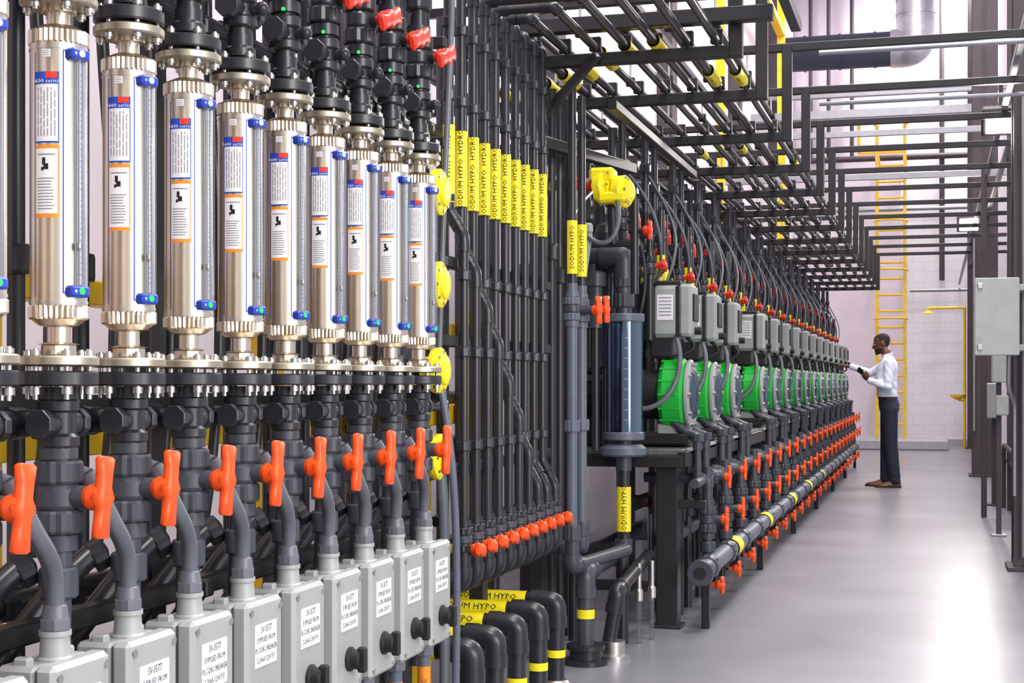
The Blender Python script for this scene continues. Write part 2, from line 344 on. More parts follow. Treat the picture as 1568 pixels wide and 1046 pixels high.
b=B()
for z,x,r in((1.163,-1.545,.022),(2.05,-1.62,.03),(.80,-1.74,.026),(2.5,-1.8,.05),(2.75,-1.5,.04)): 
    b.cyl((x,1.2,z),(x,4.6,z),r,'black_pvc')
    for k in range(14): b.nut((x,1.3+k*.234,z),(0,1,0),r*1.3,.05,'black_pvc',10)
b.cyl((-1.74,4.6,.80),(-1.74,4.6,0),.026,'black_pvc')
b.obj('manifold_pipes')
b=B()
b.lathe((0,0,0),(1,0,0),[(.03,-.05),(.045,-.045),(.045,-.02),(.070,-.012),(.073,0),(.073,.012),(.064,.018),(.046,.02),(.044,.03),(.03,.034)],'yellow',24)
for k in range(8): a=k*math.pi/4; b.cyl((.016,.058*math.cos(a),.058*math.sin(a)),(.023,.058*math.cos(a),.058*math.sin(a)),.006,'steel',seg=6)
b.cyl((-.16,0,0),(-.05,0,0),.02,'black_pvc')
YG=b.mesh('diaphragm_valve')
for z in(1.83,1.54,1.27,1.0): inst(YG,'diaphragm_valve',(-1.497,4.41,z))
b=B(); b.cyl((-1.64,4.42,0),(-1.64,4.42,2.6),.03,'black_pvc')
for z in(1.83,1.54,1.27,1.0): b.nut((-1.64,4.42,z-.05),(0,0,1),.045,.1,'black_pvc',10)
b.tube(bez((-1.50,4.42,1.0),(-1.47,4.40,.9),(-1.49,4.46,.8),(-1.49,4.46,.3),16),.017,'conduit',12); b.tube(bez((-1.48,4.40,1.2),(-1.44,4.40,1.0),(-1.44,4.45,.8),(-1.45,4.45,.3),16),.012,'grey_pvc',10)
b.cyl((-1.49,4.46,0),(-1.49,4.46,.3),.017,'conduit'); b.cyl((-1.45,4.45,0),(-1.45,4.45,.3),.012,'grey_pvc')
b.tube(bez((-1.5,4.55,2.7),(-1.46,4.5,2.5),(-1.5,4.5,2.2),(-1.52,4.48,1.2),16),.010,'conduit',8)
b.obj('instrument_riser')
# ---------------------------------------------------------------- vertical feed pipes and overhead rack
ZR=2.66; FACE=(.28,-1,0)
XI=[-.86,-.98,-1.11,-1.24,-1.37,-1.50,-1.63,-1.76,-1.89,-2.02]
LY=[6.82,6.80,6.15,6.2,6.32,6.5,6.7,6.9,7.0,7.1]
ZB=[1.763,1.65,1.53,1.405,1.27,1.135,.99,.85,None,None]
for k in range(10):
    y=4.83+.14*k; x=-1.6; r=.018; b=B(); xb=x+.06; yb=y-.02
    top=[(XI[k],22.5,ZR-.02),(XI[k],y,ZR-.02),(x,y,ZR-.02)]
    if ZB[k]: b.pipe(top+[(x,y,ZB[k]+.06),(xb,yb,ZB[k]-.03),(xb,yb,.70)],r,'black_pvc',12)
    else: b.pipe(top+[(x,y,.9),(xb,yb,.8),(xb,yb,.70)],r,'black_pvc',12)
    plabel(b,(x,y,1.85),(x,y,2.115),r+.004,'SODIUM HYPO  HYDRO',FACE,.026)
    for z in(1.0,1.32,1.58,2.2,2.45):
        if ZB[k] and abs(z-ZB[k])<.12: continue
        q=(x,y) if z>(ZB[k] or .8) else (xb,yb); b.nut((q[0],q[1],z),(0,0,1),r*1.5,.035,'black_pvc',10)
    union(b,(xb,yb,.70),r=.033,h=.11,mt='black_pvc'); handle(b,(xb+.05,yb,.665),(1,0,0),1.35,.08,'orange',.032)
    b.pipe([(xb,yb,.66),(xb,yb,.56),(xb-.06,yb+.02,.52),(xb-.35,yb+.02,.52)],.026,'black_pvc',12)
    b.obj('feed_pipe')
    b2=B(); yl=LY[k]; plabel(b2,(XI[k],yl+.13,ZR-.02),(XI[k],yl-.13,ZR-.02),r+.010,'SODIUM HYPO',(.2,-.6,-1),.026)
    if k%2==0: plabel(b2,(XI[k],yl+2.9,ZR-.02),(XI[k],yl+2.7,ZR-.02),r+.006,'SODIUM HYPO',(.2,-.6,-1),.024)
    b2.obj('pipe_marker')
b=B()
for z in(.92,1.38,1.66,2.1): b.bar((-1.66,4.6,z),(-1.66,6.4,z),.04,.04,'black_steel')
for y in(4.6,5.5,6.4): b.bar((-1.7,y,0),(-1.7,y,2.6),.06,.06,'black_steel')
for z in(.5,.95,1.15): b.cyl((-2.1,4.5,z),(-2.1,6.6,z),.045,'black_pvc')
for k in range(8): b.cyl((-1.9,4.7+k*.24,.0 if k>5 else .5),(-1.9,4.7+k*.24,2.7),.026,'black_pvc')
b.bar((-1.9,4.5,.5),(-1.9,6.5,.5),.05,.05,'black_steel')
b.obj('pipe_support_frame')
YB=[6.1,7.05,8.3,9.55,10.8,12.05,13.3,14.55,15.8,17.05,18.3,19.55,20.8,22.1]
b=B()
for y in YB:
    b.bar((-2.65,y,ZR-.07),(-.78,y,ZR-.07),.05,.05,'black_steel'); b.bar((-.78,y,ZR-.095),(-.78,y,3.10),.055,.055,'black_steel')
    b.bar((-2.2,y,ZR-.09),(-2.2,y,3.3),.05,.05,'black_steel'); b.bar((-2.65,y,3.08),(1.1 if y>11 else .62,y,3.08),.045,.045,'black_steel')
    for x in XI: b.box((x,y-.0,ZR-.005),(.05,.03,.06),'black_steel',.004)
for x,z in((-2.2,ZR-.04),(-2.2,3.12),(-1.45,3.13)): b.bar((x,5.9,z),(x,22.2,z),.04,.04,'black_steel')
for x in(-1.0,-1.22,-1.44,-1.66,-1.88,-2.1):
    b.cyl((x,7,ZR+.28),(x,22,ZR+.28),.018,'black_pvc',seg=10)
    for y in YB[1:]: b.box((x,y,ZR+.28),(.05,.03,.05),'black_steel',.004); b.cyl((x,y,ZR+.28),(x,y,3.08),.006,'steel',seg=6); 
b.obj('overhead_pipe_rack')
b=B()
for y,z in((6.02,2.72),(5.75,2.9)):
    b.bar((-1.9,y,z),(-.62,y,z),.06,.06,'black_steel')
b.bar((-.62,5.75,2.9),(-.62,7.05,2.9),.05,.05,'black_steel')
b.bar((-1.7,6.25,2.0),(-1.7,6.25,3.2),.06,.06,'black_steel'); b.bar((-1.7,6.2,2.3),(-1.35,6.05,2.6),.035,.035,'black_steel')
b.bar((-1.7,6.25,2.3),(-1.45,7.3,2.3),.05,.05,'black_steel'); b.bar((-1.3,6.1,2.4),(-1.3,8.3,2.4),.04,.04,'black_steel')
b.obj('rack_bracket')
b=B()
b.bar((.47,6,3.14),(.47,30,3.14),.04,.04,'galv'); b.bar((.66,6,3.4),(.66,30,3.4),.05,.05,'column')
b.cyl((-.6,8.2,3.02),(.9,8.2,3.02),.014,'galv'); b.cyl((-.7,9.6,3.0),(.9,9.6,3.0),.014,'galv')
b.cyl((.64,10.1,1.0),(.64,10.1,6),.012,'duct')
for x in(.44,.70,.86): b.bar((x,12.9+x*3,0),(x,12.9+x*3,6),.05,.05,'column')
for z in(3.6,4.2,4.9): b.bar((-2.6,14+z,z),(1.1,14+z,z),.05,.07,'galv')
b.obj('strut_channel')
b=B(); b.cyl((.56,10.14,.1),(.56,10.14,3.1),.014,'galv'); b.cyl((.50,20.15,.6),(.50,20.15,3.1),.016,'galv'); b.obj('electrical_conduit')
# ---------------------------------------------------------------- pump skid
PY=[7.68,8.58,9.5,11.1,12.05,13.0,14.0,15.0,16.0,17.0,18.0,19.0,20.0,21.0,21.9]
b=B()
b.box((-1.62,14.75,.885),(.84,14.9,.03),'table',.004); b.bar((-1.205,7.3,.85),(-1.205,22.2,.85),.05,.08,'black_steel'); b.bar((-2.03,7.3,.85),(-2.03,22.2,.85),.05,.08,'black_steel')
b.bar((-2.05,7.33,.84),(-1.2,7.33,.84),.08,.06,'black_steel')
for k in range(9): b.box((-1.195,7.9+k*1.7,.885),(.03,.9,.028),'ctrl_grey',.003)
y=7.42
while y<22.3:
    for x in(-1.29,-2.0): b.box((x,y,.43),(.11,.11,.84),'black_steel',.006); b.box((x,y,.008),(.15,.15,.016),'black_steel',.003)
    b.bar((-2,y,.2),(-1.29,y,.2),.05,.05,'black_steel'); b.bar((-1.29,y,.62),(-1.1,y,.62),.04,.04,'black_steel'); y+=2.42
b.bar((-2,7.4,.2),(-2,22,.2),.05,.05,'black_steel')
b.obj('pump_skid_table')
b=B()
b.lathe((-1.42,0,1.17),(1,0,0),[(.12,0),(.172,.02),(.188,.04),(.188,.13),(.17,.15)],'green',36)
b.lathe((-1.27,0,1.17),(1,0,0),[(.178,0),(.182,.006),(.182,.018),(.165,.026)],'ctrl_grey',36)
b.lathe((-1.244,0,1.17),(1,0,0),[(.13,0),(.12,.012),(.05,.02)],'clear_smoke',28)
for k in range(10):
    a=k*math.pi/5; b.cyl((-1.25,.163*math.cos(a),1.17+.163*math.sin(a)),(-1.232,.163*math.cos(a),1.17+.163*math.sin(a)),.012,'steel',seg=8)
for k in range(16):
    a=k*math.pi/8; b.box((-1.35,.186*math.cos(a),1.17+.186*math.sin(a)),(.10,.012,.012),'green',.003,Matrix.Rotation(a,3,'X'))
b.box((-1.40,0,.94),(.3,.3,.06),'ink',.01); b.box((-1.36,0,.99),(.12,.2,.06),'ctrl_grey',.01)
b.cyl((-1.95,0,1.17),(-1.42,0,1.17),.13,'black_steel',seg=24)
for k in range(12): a=k*math.pi/6; b.box((-1.75,.135*math.cos(a),1.17+.135*math.sin(a)),(.3,.02,.008),'black_steel',.001,Matrix.Rotation(a,3,'X'))
b.box((-1.7,0,.98),(.35,.22,.16),'black_steel',.01)
b.box((-1.47,0,1.60),(.07,.24,.31),'ink',.015); b.box((-1.37,0,1.60),(.15,.20,.27),'ctrl_grey',.02); b.box((-1.27,0,1.605),(.07,.225,.27),'ctrl_grey',.02); b.box((-1.232,0,1.62),(.012,.16,.14),'ink',.004); b.box((-1.31,0,1.6),(.02,.21,.262),'ink',.004)
b.box((-1.375,-.1015,1.62),(.085,.003,.13),'white',.0005)
for k in range(6): b.box((-1.375,-.1035,1.67-k*.018),(.065,.001,.005),'label_grey',.0002)
b.cyl((-1.235,0,1.50),(-1.20,0,1.50),.02,'ink'); b.box((-1.4,0,1.42),(.12,.16,.12),'black_steel',.01)
b.box((-1.38,0,1.745),(.16,.16,.03),'ink',.008)
b.tube(bez((-1.32,-.08,1.47),(-1.24,-.20,1.30),(-1.32,-.23,1.08),(-1.5,-.22,1.1),20),.013,'conduit',10)
b.tube(bez((-1.29,.05,1.47),(-1.19,.1,1.40),(-1.32,.0,1.38),(-1.38,-.02,1.35),14),.010,'ink',8)
for sy in(-1,1): b.pipe([(-1.33,sy*.11,1.03),(-1.25,sy*.11,.97),(-1.2,sy*.14,.95),(-1.2,sy*.14,.7)],.02,'dark_pvc',10)
b.nut((-1.2,-.14,.93),(0,0,1),.034,.04,'dark_pvc',10); b.nut((-1.2,.14,.93),(0,0,1),.034,.04,'dark_pvc',10)
PM=b.mesh('metering_pump')
for y in PY: inst(PM,'metering_pump',(.04,y,0))
b=B()
for j,(x,dy) in enumerate(((-1.52,-.32),(-1.62,-.1),(-1.5,.2),(-1.7,.38))):
    b.cyl((x,dy,.9),(x,dy,ZR-.1),.02,'black_pvc',seg=12)
    for z in(1.3,1.55,1.95,2.3): b.nut((x,dy,z+.03*j),(0,0,1),.032,.05,'black_pvc',9)
    union(b,(x,dy,2.05-.06*j),r=.036,h=.13,mt='black_pvc'); handle(b,(x+.07,dy,2.05-.06*j),(1,0,0),.5+j*.6,.085,'red',.028)
    b.cyl((x,dy,2.05-.06*j),(x+.05,dy,2.05-.06*j),.014,'black_pvc',seg=10)
for z,x in((1.80,-1.46),(1.92,-1.56),(2.22,-1.6)): b.cyl((x,-.48,z),(x,.48,z),.022,'black_pvc',seg=12); b.nut((x,.1,z),(0,1,0),.034,.05,'black_pvc',9); b.nut((x,-.3,z),(0,1,0),.034,.05,'black_pvc',9)
b.cyl((-1.40,-.2,1.45),(-1.40,-.2,2.0),.018,'black_pvc',seg=12); union(b,(-1.40,-.2,1.83),r=.034,h=.12,mt='black_pvc'); handle(b,(-1.335,-.2,1.83),(1,0,0),1.2,.08,'red',.028)
for x,dy,z in((-1.40,.12,1.74),(-1.42,.34,1.68),(-1.5,.2,1.70)): plabel(b,(x,dy,z),(x,dy,z+.17),.024,'HYPO',FACE,.024); b.cyl((x,dy,1.3),(x,dy,2.15),.02,'black_pvc',seg=12)
for x,dy,r in((-1.82,-.4,.035),(-1.9,-.15,.03),(-1.82,.12,.04),(-1.92,.33,.03)): b.cyl((x,dy,.9),(x,dy,2.5),r,'black_pvc',seg=12); b.nut((x,dy,1.7),(0,0,1),r*1.4,.12,'black_pvc',10); b.nut((x,dy,2.1),(0,0,1),r*1.4,.12,'black_pvc',10)
b.box((-1.97,0,1.55),(.03,.42,.5),'black_steel',.01)
for z in(1.8,2.1,2.35): b.bar((-1.98,-.5,z),(-1.98,.5,z),.06,.06,'black_steel')
b.lathe((-1.58,-.42,1.78),(0,0,1),[(.03,0),(.055,.02),(.06,.05),(.06,.20),(.045,.24),(.02,.25)],'black_pvc',18); b.cyl((-1.58,-.42,.9),(-1.58,-.42,1.78),.02,'black_pvc')
b.sphere((-1.44,.33,2.02),.035,'black_pvc',14); b.lathe((-1.44,.33,2.07),(0,0,1),[(.03,0),(.034,.01),(.034,.04),(.03,.05)],'red',14)
for (p0,p1,p2,p3,r_,mt_) in (((-1.38,-.1,1.76),(-1.30,-.22,1.95),(-1.36,-.30,2.15),(-1.50,-.32,2.3),.008,'grey_pvc'),((-1.36,.06,1.76),(-1.28,.15,2.0),(-1.34,.28,2.1),(-1.5,.2,2.38),.007,'conduit'),((-1.42,.0,1.76),(-1.30,.05,1.88),(-1.4,.3,1.9),(-1.6,.35,1.8),.008,'ink'),((-1.46,-.3,1.5),(-1.36,-.38,1.7),(-1.4,-.2,1.95),(-1.56,-.1,2.1),.008,'black_pvc')):
    b.tube(bez(p0,p1,p2,p3,16),r_,mt_,8)
MT=b.mesh('discharge_manifold')
for y in PY: inst(MT,'discharge_manifold',(0,y+.02,0))
inst(MT,'discharge_manifold',(0,10.3,0))
b=B()
b.cyl((-1.12,0,.30),(-1.12,0,.80),.024,'dark_pvc'); union(b,(-1.12,0,.53),r=.045,h=.18); b.cyl((-1.12,0,.53),(-1.05,0,.53),.02,'dark_pvc'); handle(b,(-1.035,0,.53),(1,0,0),-.1,.125)
b.lathe((-1.12,0,.36),(0,0,1),[(.036,0),(.04,.005),(.04,.05),(.036,.055)],'dark_pvc')
b.pipe([(-1.12,0,.62),(-1.12,0,.74),(-1.45,0,.74)],.026,'dark_pvc'); union(b,(-1.14,.3,.73),(0,1,0),.04,.15); b.cyl((-1.14,.3,.73),(-1.07,.3,.73),.02,'dark_pvc'); handle(b,(-1.06,.3,.73),(1,0,0),-.1,.12)
b.cyl((-1.14,-.31,.73),(-1.14,.37,.73),.024,'dark_pvc'); b.cyl((-1.42,.1,.1),(-1.42,.1,.8),.03,'black_pvc')
for dy in(.2,-.2): b.cyl((-1.3,dy,.0),(-1.3,dy,.8),.022,'black_pvc'); b.nut((-1.3,dy,.5),(0,0,1),.034,.1,'black_pvc',10)
b.cyl((-1.12,-.0,.20),(-1.12,0,.3),.02,'dark_pvc'); handle(b,(-1.05,-.05,.2),(1,0,0),.1,.085)
SV=b.mesh('suction_valve')
y=7.62
while y<22: inst(SV,'suction_valve',(0,y,0)); y+=.68
b=B()
b.cyl((-1.10,7.25,.30),(-1.10,22.3,.30),.048,'grey_pvc',seg=24)
b.lathe((-1.10,7.22,.30),(0,1,0),[(.04,0),(.062,.0),(.066,.01),(.066,.05),(.06,.06)],'dark_pvc',24); b.cyl((-1.10,7.215,.30),(-1.10,7.23,.30),.03,'ink')
for k in range(22): b.nut((-1.10,7.45+k*.68,.30),(0,1,0),.062,.10,'dark_pvc',12)
for yy in(8.35,10.0,11.8,13.4,15,17,19,21):
    b.cyl((-1.10,yy,.30),(-1.10,yy+.2,.30),.054,'yellow',seg=24,caps=False)
for k in range(7): b.bar((-1.10,7.42+2.42*k,0),(-1.10,7.42+2.42*k,.25),.04,.04,'black_steel')
b.cyl((-1.32,7.6,.42),(-1.32,22,.42),.035,'dark_pvc'); b.cyl((-1.5,7.6,.6),(-1.5,22,.6),.035,'black_pvc'); b.cyl((-1.7,7.6,.35),(-1.7,22,.35),.05,'black_pvc')
for k in range(6): b.bar((-1.75,8.6+2.42*k,.55),(-1.25,8.6+2.42*k,.55),.04,.04,'black_steel'); b.bar((-1.75,8.6+2.42*k,.0),(-1.75,8.6+2.42*k,.55),.04,.04,'black_steel')
b.obj('suction_header_pipe')
# ---------------------------------------------------------------- calibration cylinder group
b=B(); cx,cy=-1.47,7.18
b.cyl((cx,cy,.97),(cx,cy,1.53),.094,'clear_smoke',seg=36); b.cyl((cx,cy,.98),(cx,cy,1.52),.086,'clear_smoke',seg=36,caps=False); b.cyl((cx,cy,.98),(cx,cy,1.30),.085,'clear_smoke',seg=32)
for z in(.95,1.53): b.lathe((cx,cy,z),(0,0,1),[(.098,0),(.102,.005),(.102,.035),(.098,.04)],'grey_pvc',32)
b.cyl((cx,cy,.80),(cx,cy,.95),.04,'dark_pvc'); b.lathe((cx,cy,.87),(0,0,1),[(.10,0),(.112,.01),(.112,.04),(.09,.06)],'grey_pvc',32)
for z in range(9): b.box((cx+.03,cy-.091,1.05+z*.05),(.014,.002,.002),'white',.0005)
b.cyl((cx,cy,.42),(cx,cy,.86),.032,'black_pvc'); plabel(b,(cx,cy,.50),(cx,cy,.72),.036,'SODIUM HYPO',FACE,.036)
b.pipe([(cx,cy,1.56),(cx,cy,1.86),(cx-.3,cy,1.86),(cx-.3,cy,.9)],.04,'dark_pvc'); b.nut((cx,cy,1.60),(0,0,1),.055,.07,'dark_pvc',14); b.nut((cx,cy,1.70),(0,0,1),.052,.05,'dark_pvc',14)
b.lathe((cx-.13,cy-.05,1.5),(0,0,1),[(.035,0),(.035,.2),(.05,.205),(.05,.27),(.03,.28)],'dark_pvc',18); b.cyl((cx-.13,cy-.05,.9),(cx-.13,cy-.05,1.5),.02,'black_pvc')
b.pipe([(cx,cy,.42),(cx+.0,cy,.40),(cx+.0,6.35,.40),(cx+.0,6.35,.05)],.036,'dark_pvc'); b.pipe([(cx+.11,7.25,.38),(cx+.11,6.5,.30),(cx+.07,6.5,.05)],.032,'black_pvc')
b.lathe((cx+.0,6.35,.0),(0,0,1),[(.10,0),(.10,.02),(.07,.025),(.07,.06),(.085,.065),(.085,.085)],'black_pvc',24); b.lathe((cx+.09,6.5,.0),(0,0,1),[(.08,0),(.08,.02),(.055,.025),(.055,.08)],'steel',24)
b.cyl((cx+.0,6.35,.2),(cx+.0,6.35,.24),.04,'yellow',caps=False)
b.obj('calibration_cylinder')
b=B()
for x,y in((-1.50,6.22),(-1.50,6.40)):
    b.cyl((x,y,.55),(x,y,1.66),.023,'grey_pvc'); b.cyl((x,y,1.66),(x,y,2.5),.018,'black_pvc'); union(b,(x,y,1.55),r=.036,h=.13,mt='grey_pvc'); b.nut((x,y,1.02),(0,0,1),.034,.05,'grey_pvc',12); b.nut((x,y,.55),(0,0,1),.038,.07,'dark_pvc',12)
    plabel(b,(x,y,1.70),(x,y,1.93),.023,'SODIUM HYPO',FACE,.028)
handle(b,(-1.42,6.34,1.55),(1,-.3,0),.05,.12,'orange'); handle(b,(-1.42,6.50,1.56),(1,-.3,0),.05,.12,'orange')
b.cyl((-1.5,6.36,1.55),(-1.42,6.34,1.55),.02,'dark_pvc'); b.pipe([(-1.5,6.22,.55),(-1.5,6.22,.44),(-1.4,6.9,.44)],.03,'dark_pvc'); b.pipe([(-1.5,6.40,.55),(-1.5,6.40,.5),(-1.9,6.40,.5)],.03,'dark_pvc'); b.cyl((-1.42,6.9,0),(-1.42,6.9,.44),.03,'black_pvc')
for k in range(4): b.cyl((-1.72,6.55+k*.16,.0),(-1.72,6.55+k*.16,2.6),.026,'black_pvc'); b.nut((-1.72,6.55+k*.16,1.9-k*.1),(0,0,1),.038,.08,'black_pvc',10)
b.obj('transfer_pipe')
b=B(); o=V((-1.46,6.80,2.15))
for dx,s_ in((0,1),(.085,.9)):
    b.lathe(o+V((dx,.05*dx,-dx*.3)),(1,-.35,0),[(.03,-.065),(.06*s_,-.06),(.084*s_,-.05),(.084*s_,-.012),(.076*s_,-.004),(.055*s_,.0),(.055*s_,.014),(.03,.02)],'yellow',8 if dx==0 else 26)
    for k in range(6): a=k*math.pi/3; b.cyl(o+V((dx,-.02+.066*math.cos(a)*.9,-dx*.3+.066*math.sin(a))),o+V((dx+.008,-.023+.066*math.cos(a)*.9,-dx*.3+.066*math.sin(a))),.006,'steel',seg=6)
b.box(o+V((-.03,.0,.05)),(.12,.10,.07),'yellow',.014); b.box(o+V((.02,-.01,-.055)),(.13,.10,.05),'yellow',.014)
b.cyl(o+V((-.19,.03,.03)),o+V((-.06,.0,.0)),.026,'red'); b.nut(o+V((-.16,.03,.02)),(1,-.3,0),.034,.04,'red',8); b.nut(o+V((-.115,.02,.015)),(1,-.3,0),.030,.03,'steel',8)
b.tube(bez(o+V((-.06,-.04,-.02)),o+V((-.16,-.1,-.12)),o+V((-.2,-.1,-.2)),o+V((-.06,-.06,-.26)),20),.008,'steel',8)
b.tube(bez(o+V((.04,-.04,-.04)),o+V((.1,-.1,-.25)),o+V((0,-.1,-.32)),o+V((-.08,-.08,-.24)),20),.011,'conduit',8)
b.cyl(o+V((-.12,-.05,-.42)),o+V((-.09,-.05,-.22)),.022,'ctrl_grey'); b.box(o+V((-.09,-.06,-.2)),(.045,.045,.05),'ctrl_grey',.01); b.cyl(o+V((-.12,-.05,-.55)),o+V((-.12,-.05,-.42)),.015,'clear')
b.cyl(o+V((0,.08,-.26)),o+V((0,.03,.02)),.022,'black_pvc'); b.cyl(o+V((-.2,.1,-2.15)),o+V((-.2,.1,.25)),.022,'black_pvc'); b.bar(o+V((-.2,.1,-.26)),o+V((.12,.1,-.26)),.03,.03,'black_steel')
b.cyl(o+V((.1,.1,-.5)),o+V((.1,.1,-.05)),.02,'black_pvc'); handle(b,o+V((.16,.1,-.2)),(1,0,0),0,.09,'red'); b.cyl(o+V((.08,.1,-.2)),o+V((.14,.1,-.2)),.015,'black_pvc')
b.obj('pressure_transmitter')
for k,y in enumerate((4.62,4.88,5.16,5.46,5.74)):
    b=B(); b.pipe([(-2.2,y,.36),(-1.45,y,.36),(-1.45,y,.0)],.034,'black_pvc',18)
    plabel(b,(-1.88,y,.36),(-1.57,y,.36),.037,'SODIUM HYPO',(.2,-1,.5),.036); b.cyl((-1.45,y,.14),(-1.45,y,.17),.038,'yellow',seg=18,caps=False)
    b.lathe((-1.45,y,0),(0,0,1),[(.055,0),(.055,.04),(.045,.05)],'steel',20); b.obj('sump_pipe')
b=B()
for x,y in((-1.34,6.9),(-1.30,7.02)): b.cyl((x,y,.0),(x,y,.2),.012,'clear'); b.lathe((x,y,.2),(0,0,1),[(.016,0),(.02,.005),(.02,.05),(.014,.06)],'steel',12); b.cyl((x,y,.26),(x,y,.38),.012,'steel')
for x,y in((-1.42,7.6),(-1.5,7.9)): b.cyl((x,y,.0),(x,y,.55),.014,'clear'); b.lathe((x,y,.1),(0,0,1),[(.02,0),(.022,.005),(.022,.05),(.014,.06)],'steel',12)
b.obj('drip_tube')
b=B()
b.lathe((-1.42,7.9,.56),(0,0,1),[(.07,0),(.085,.006),(.085,.022),(.07,.03),(.02,.034)],'red',24); b.cyl((-1.42,7.9,.0),(-1.42,7.9,.56),.03,'black_pvc'); b.obj('handwheel_valve')
# ---------------------------------------------------------------- background
b=B()
b.cyl((-2.6,26.5,7.0),(-.66,26.5,7.0),.30,'duct',seg=32); b.tube([(-.72,26.5,7.0),(-.30,26.5,7.0),(-.30,26.5,9.15)],.33,'duct_silver',28,fr=.5,nf=10)
for z in(7.55,7.8,8.05,8.3,8.55,8.8): b.cyl((-.30,26.5,z),(-.30,26.5,z+.04),.345,'duct_silver',seg=28)
for x in(-1.0,-1.6,-2.2): b.cyl((x,26.5,7),(x+.04,26.5,7),.315,'duct',seg=28)
b.obj('ventilation_duct')
b=B(); xl,xr,yl=-1.02,-.52,28.4
for x in(xl,xr): b.bar((x,yl,.18),(x,yl,6.1),.09,.06,'yellow_paint')
z=.45
while z<6.0: b.cyl((xl,yl,z),(xr,yl,z),.02,'yellow_paint',seg=8); z+=.3
for z in(2.4,3.3,4.2,5.1,6.0):
    pts=[(-.77+.30*math.cos(a),yl-.02-.55*math.sin(a)*.9,z) for a in [math.pi*k/12 for k in range(13)]]
    b.tube(pts,.018,'yellow_paint',8)
b.bar((-1.35,yl,6.1),(-.3,yl,6.1),.06,.06,'yellow_paint'); b.bar((-1.35,yl,5.5),(-1.35,yl,6.15),.09,.06,'yellow_paint'); b.bar((-1.35,yl,5.5),(-.5,yl,5.5),.06,.06,'yellow_paint')
for z in(1.5,3.5,5.5):
    for x in(xl,xr): b.bar((x,yl,z),(x,30.0,z),.04,.04,'yellow_paint')
b.obj('caged_ladder')
b=B()
b.bar((-2.35,17,0),(-2.35,17,9.1),.10,.10,'yellow_paint'); b.bar((-2.35,24,0),(-2.35,24,9.1),.12,.12,'yellow_paint'); b.bar((-2.35,12,6.8),(-2.35,24,6.8),.12,.1,'yellow_paint'); b.obj('yellow_crane_post')
b=B()
for x,r in((-2.35,.04),(-2.0,.04),(-1.55,.04),(.15,.05)): b.cyl((x,29.9,5.6 if x<0 else 3.2),(x,29.9,9.15),r,'column')
b.cyl((-2.6,29.8,5.6),(1.0,29.8,5.6),.06,'column'); b.cyl((-2.6,29.85,4.6),(1.0,29.85,4.6),.04,'galv'); b.bar((-2.65,25,6.0),(1.1,25,6.0),.12,.16,'galv'); b.bar((-2.65,22.5,5.2),(1.1,22.5,5.2),.1,.12,'galv')
b.obj('wall_conduits')
b=B()
b.cyl((-.45,29.7,3.0),(1.0,29.7,3.0),.03,'galv'); b.cyl((-.1,28.9,2.62),(.55,28.9,2.62),.025,'yellow_paint'); b.lathe((-.1,28.9,2.52),(0,0,1),[(.12,0),(.03,.06),(.02,.12)],'yellow_paint',16); b.cyl((.55,28.9,0),(.55,28.9,2.62),.025,'yellow_paint')
b.lathe((.43,28.9,.9),(0,0,1),[(.03,0),(.14,.06),(.15,.1),(.14,.1)],'yellow_paint',20); b.bar((.43,28.9,.9),(.55,28.9,.88),.04,.04,'yellow_paint')
b.obj('safety_shower')
b=B(); b.box((-1.95,24.2,2.35),(.26,.06,.40),'ctrl_grey',.01); b.box((-1.95,24.165,2.42),(.18,.01,.15),'white',.003); b.box((-1.95,24.165,2.26),(.1,.012,.1),'ink',.003); b.bar((-1.95,24.25,0),(-1.95,24.25,2.5),.05,.05,'black_steel'); b.obj('local_control_panel')
b=B()
b.box((.375,9.75,1.64),(.26,.19,.475),'ctrl_grey',.012); b.box((.375,9.645,1.64),(.265,.022,.48),'ctrl_grey',.008)
for z in(1.45,1.83):
    b.box((.275,9.63,z),(.03,.016,.035),'steel',.004)
for z in(1.45,1.83): b.bar((.28,9.87,z),(.78,9.87,z),.04,.04,'galv'); b.bar((.54,9.9,z),(.54,10.18,z),.04,.04,'galv')
b.bar((.78,9.87,0),(.78,9.87,3.1),.05,.05,'black_steel')
b.tube([(.45,9.8,1.42),(.45,9.85,1.2),(.50,10.1,1.1),(.50,10.1,.5)],.012,'galv',8,fr=.05)
b.obj('electrical_cabinet')
b=B(); b.box((.5,12.4,1.35),(.12,.12,.24),'ctrl_grey',.01); b.bar((.5,12.5,0),(.5,12.5,1.9),.04,.04,'column'); b.box((.52,12.4,1.05),(.10,.1,.16),'ctrl_grey',.01); b.box((.5,12.5,.01),(.12,.12,.02),'galv'); b.obj('instrument_stand')
b=B(); b.box((.56,15.5,1.05),(.16,.14,.35),'ctrl_grey',.01); b.bar((.58,15.6,0),(.58,15.6,1.4),.05,.05,'column'); b.box((.58,15.6,.01),(.14,.14,.02),'column'); b.obj('junction_box_stand')
b=B(); b.tube([(.66,11.5,.0),(.66,11.5,.62),(.66,15.3,.62),(.66,15.3,.0)],.022,'column',10,fr=.1); b.cyl((.72,11,.45),(.72,19,.45),.03,'column')
for yy in(11.1,15,18.8): b.bar((.72,yy,0),(.72,yy,.42),.03,.03,'column')
b.obj('low_guard_rail')
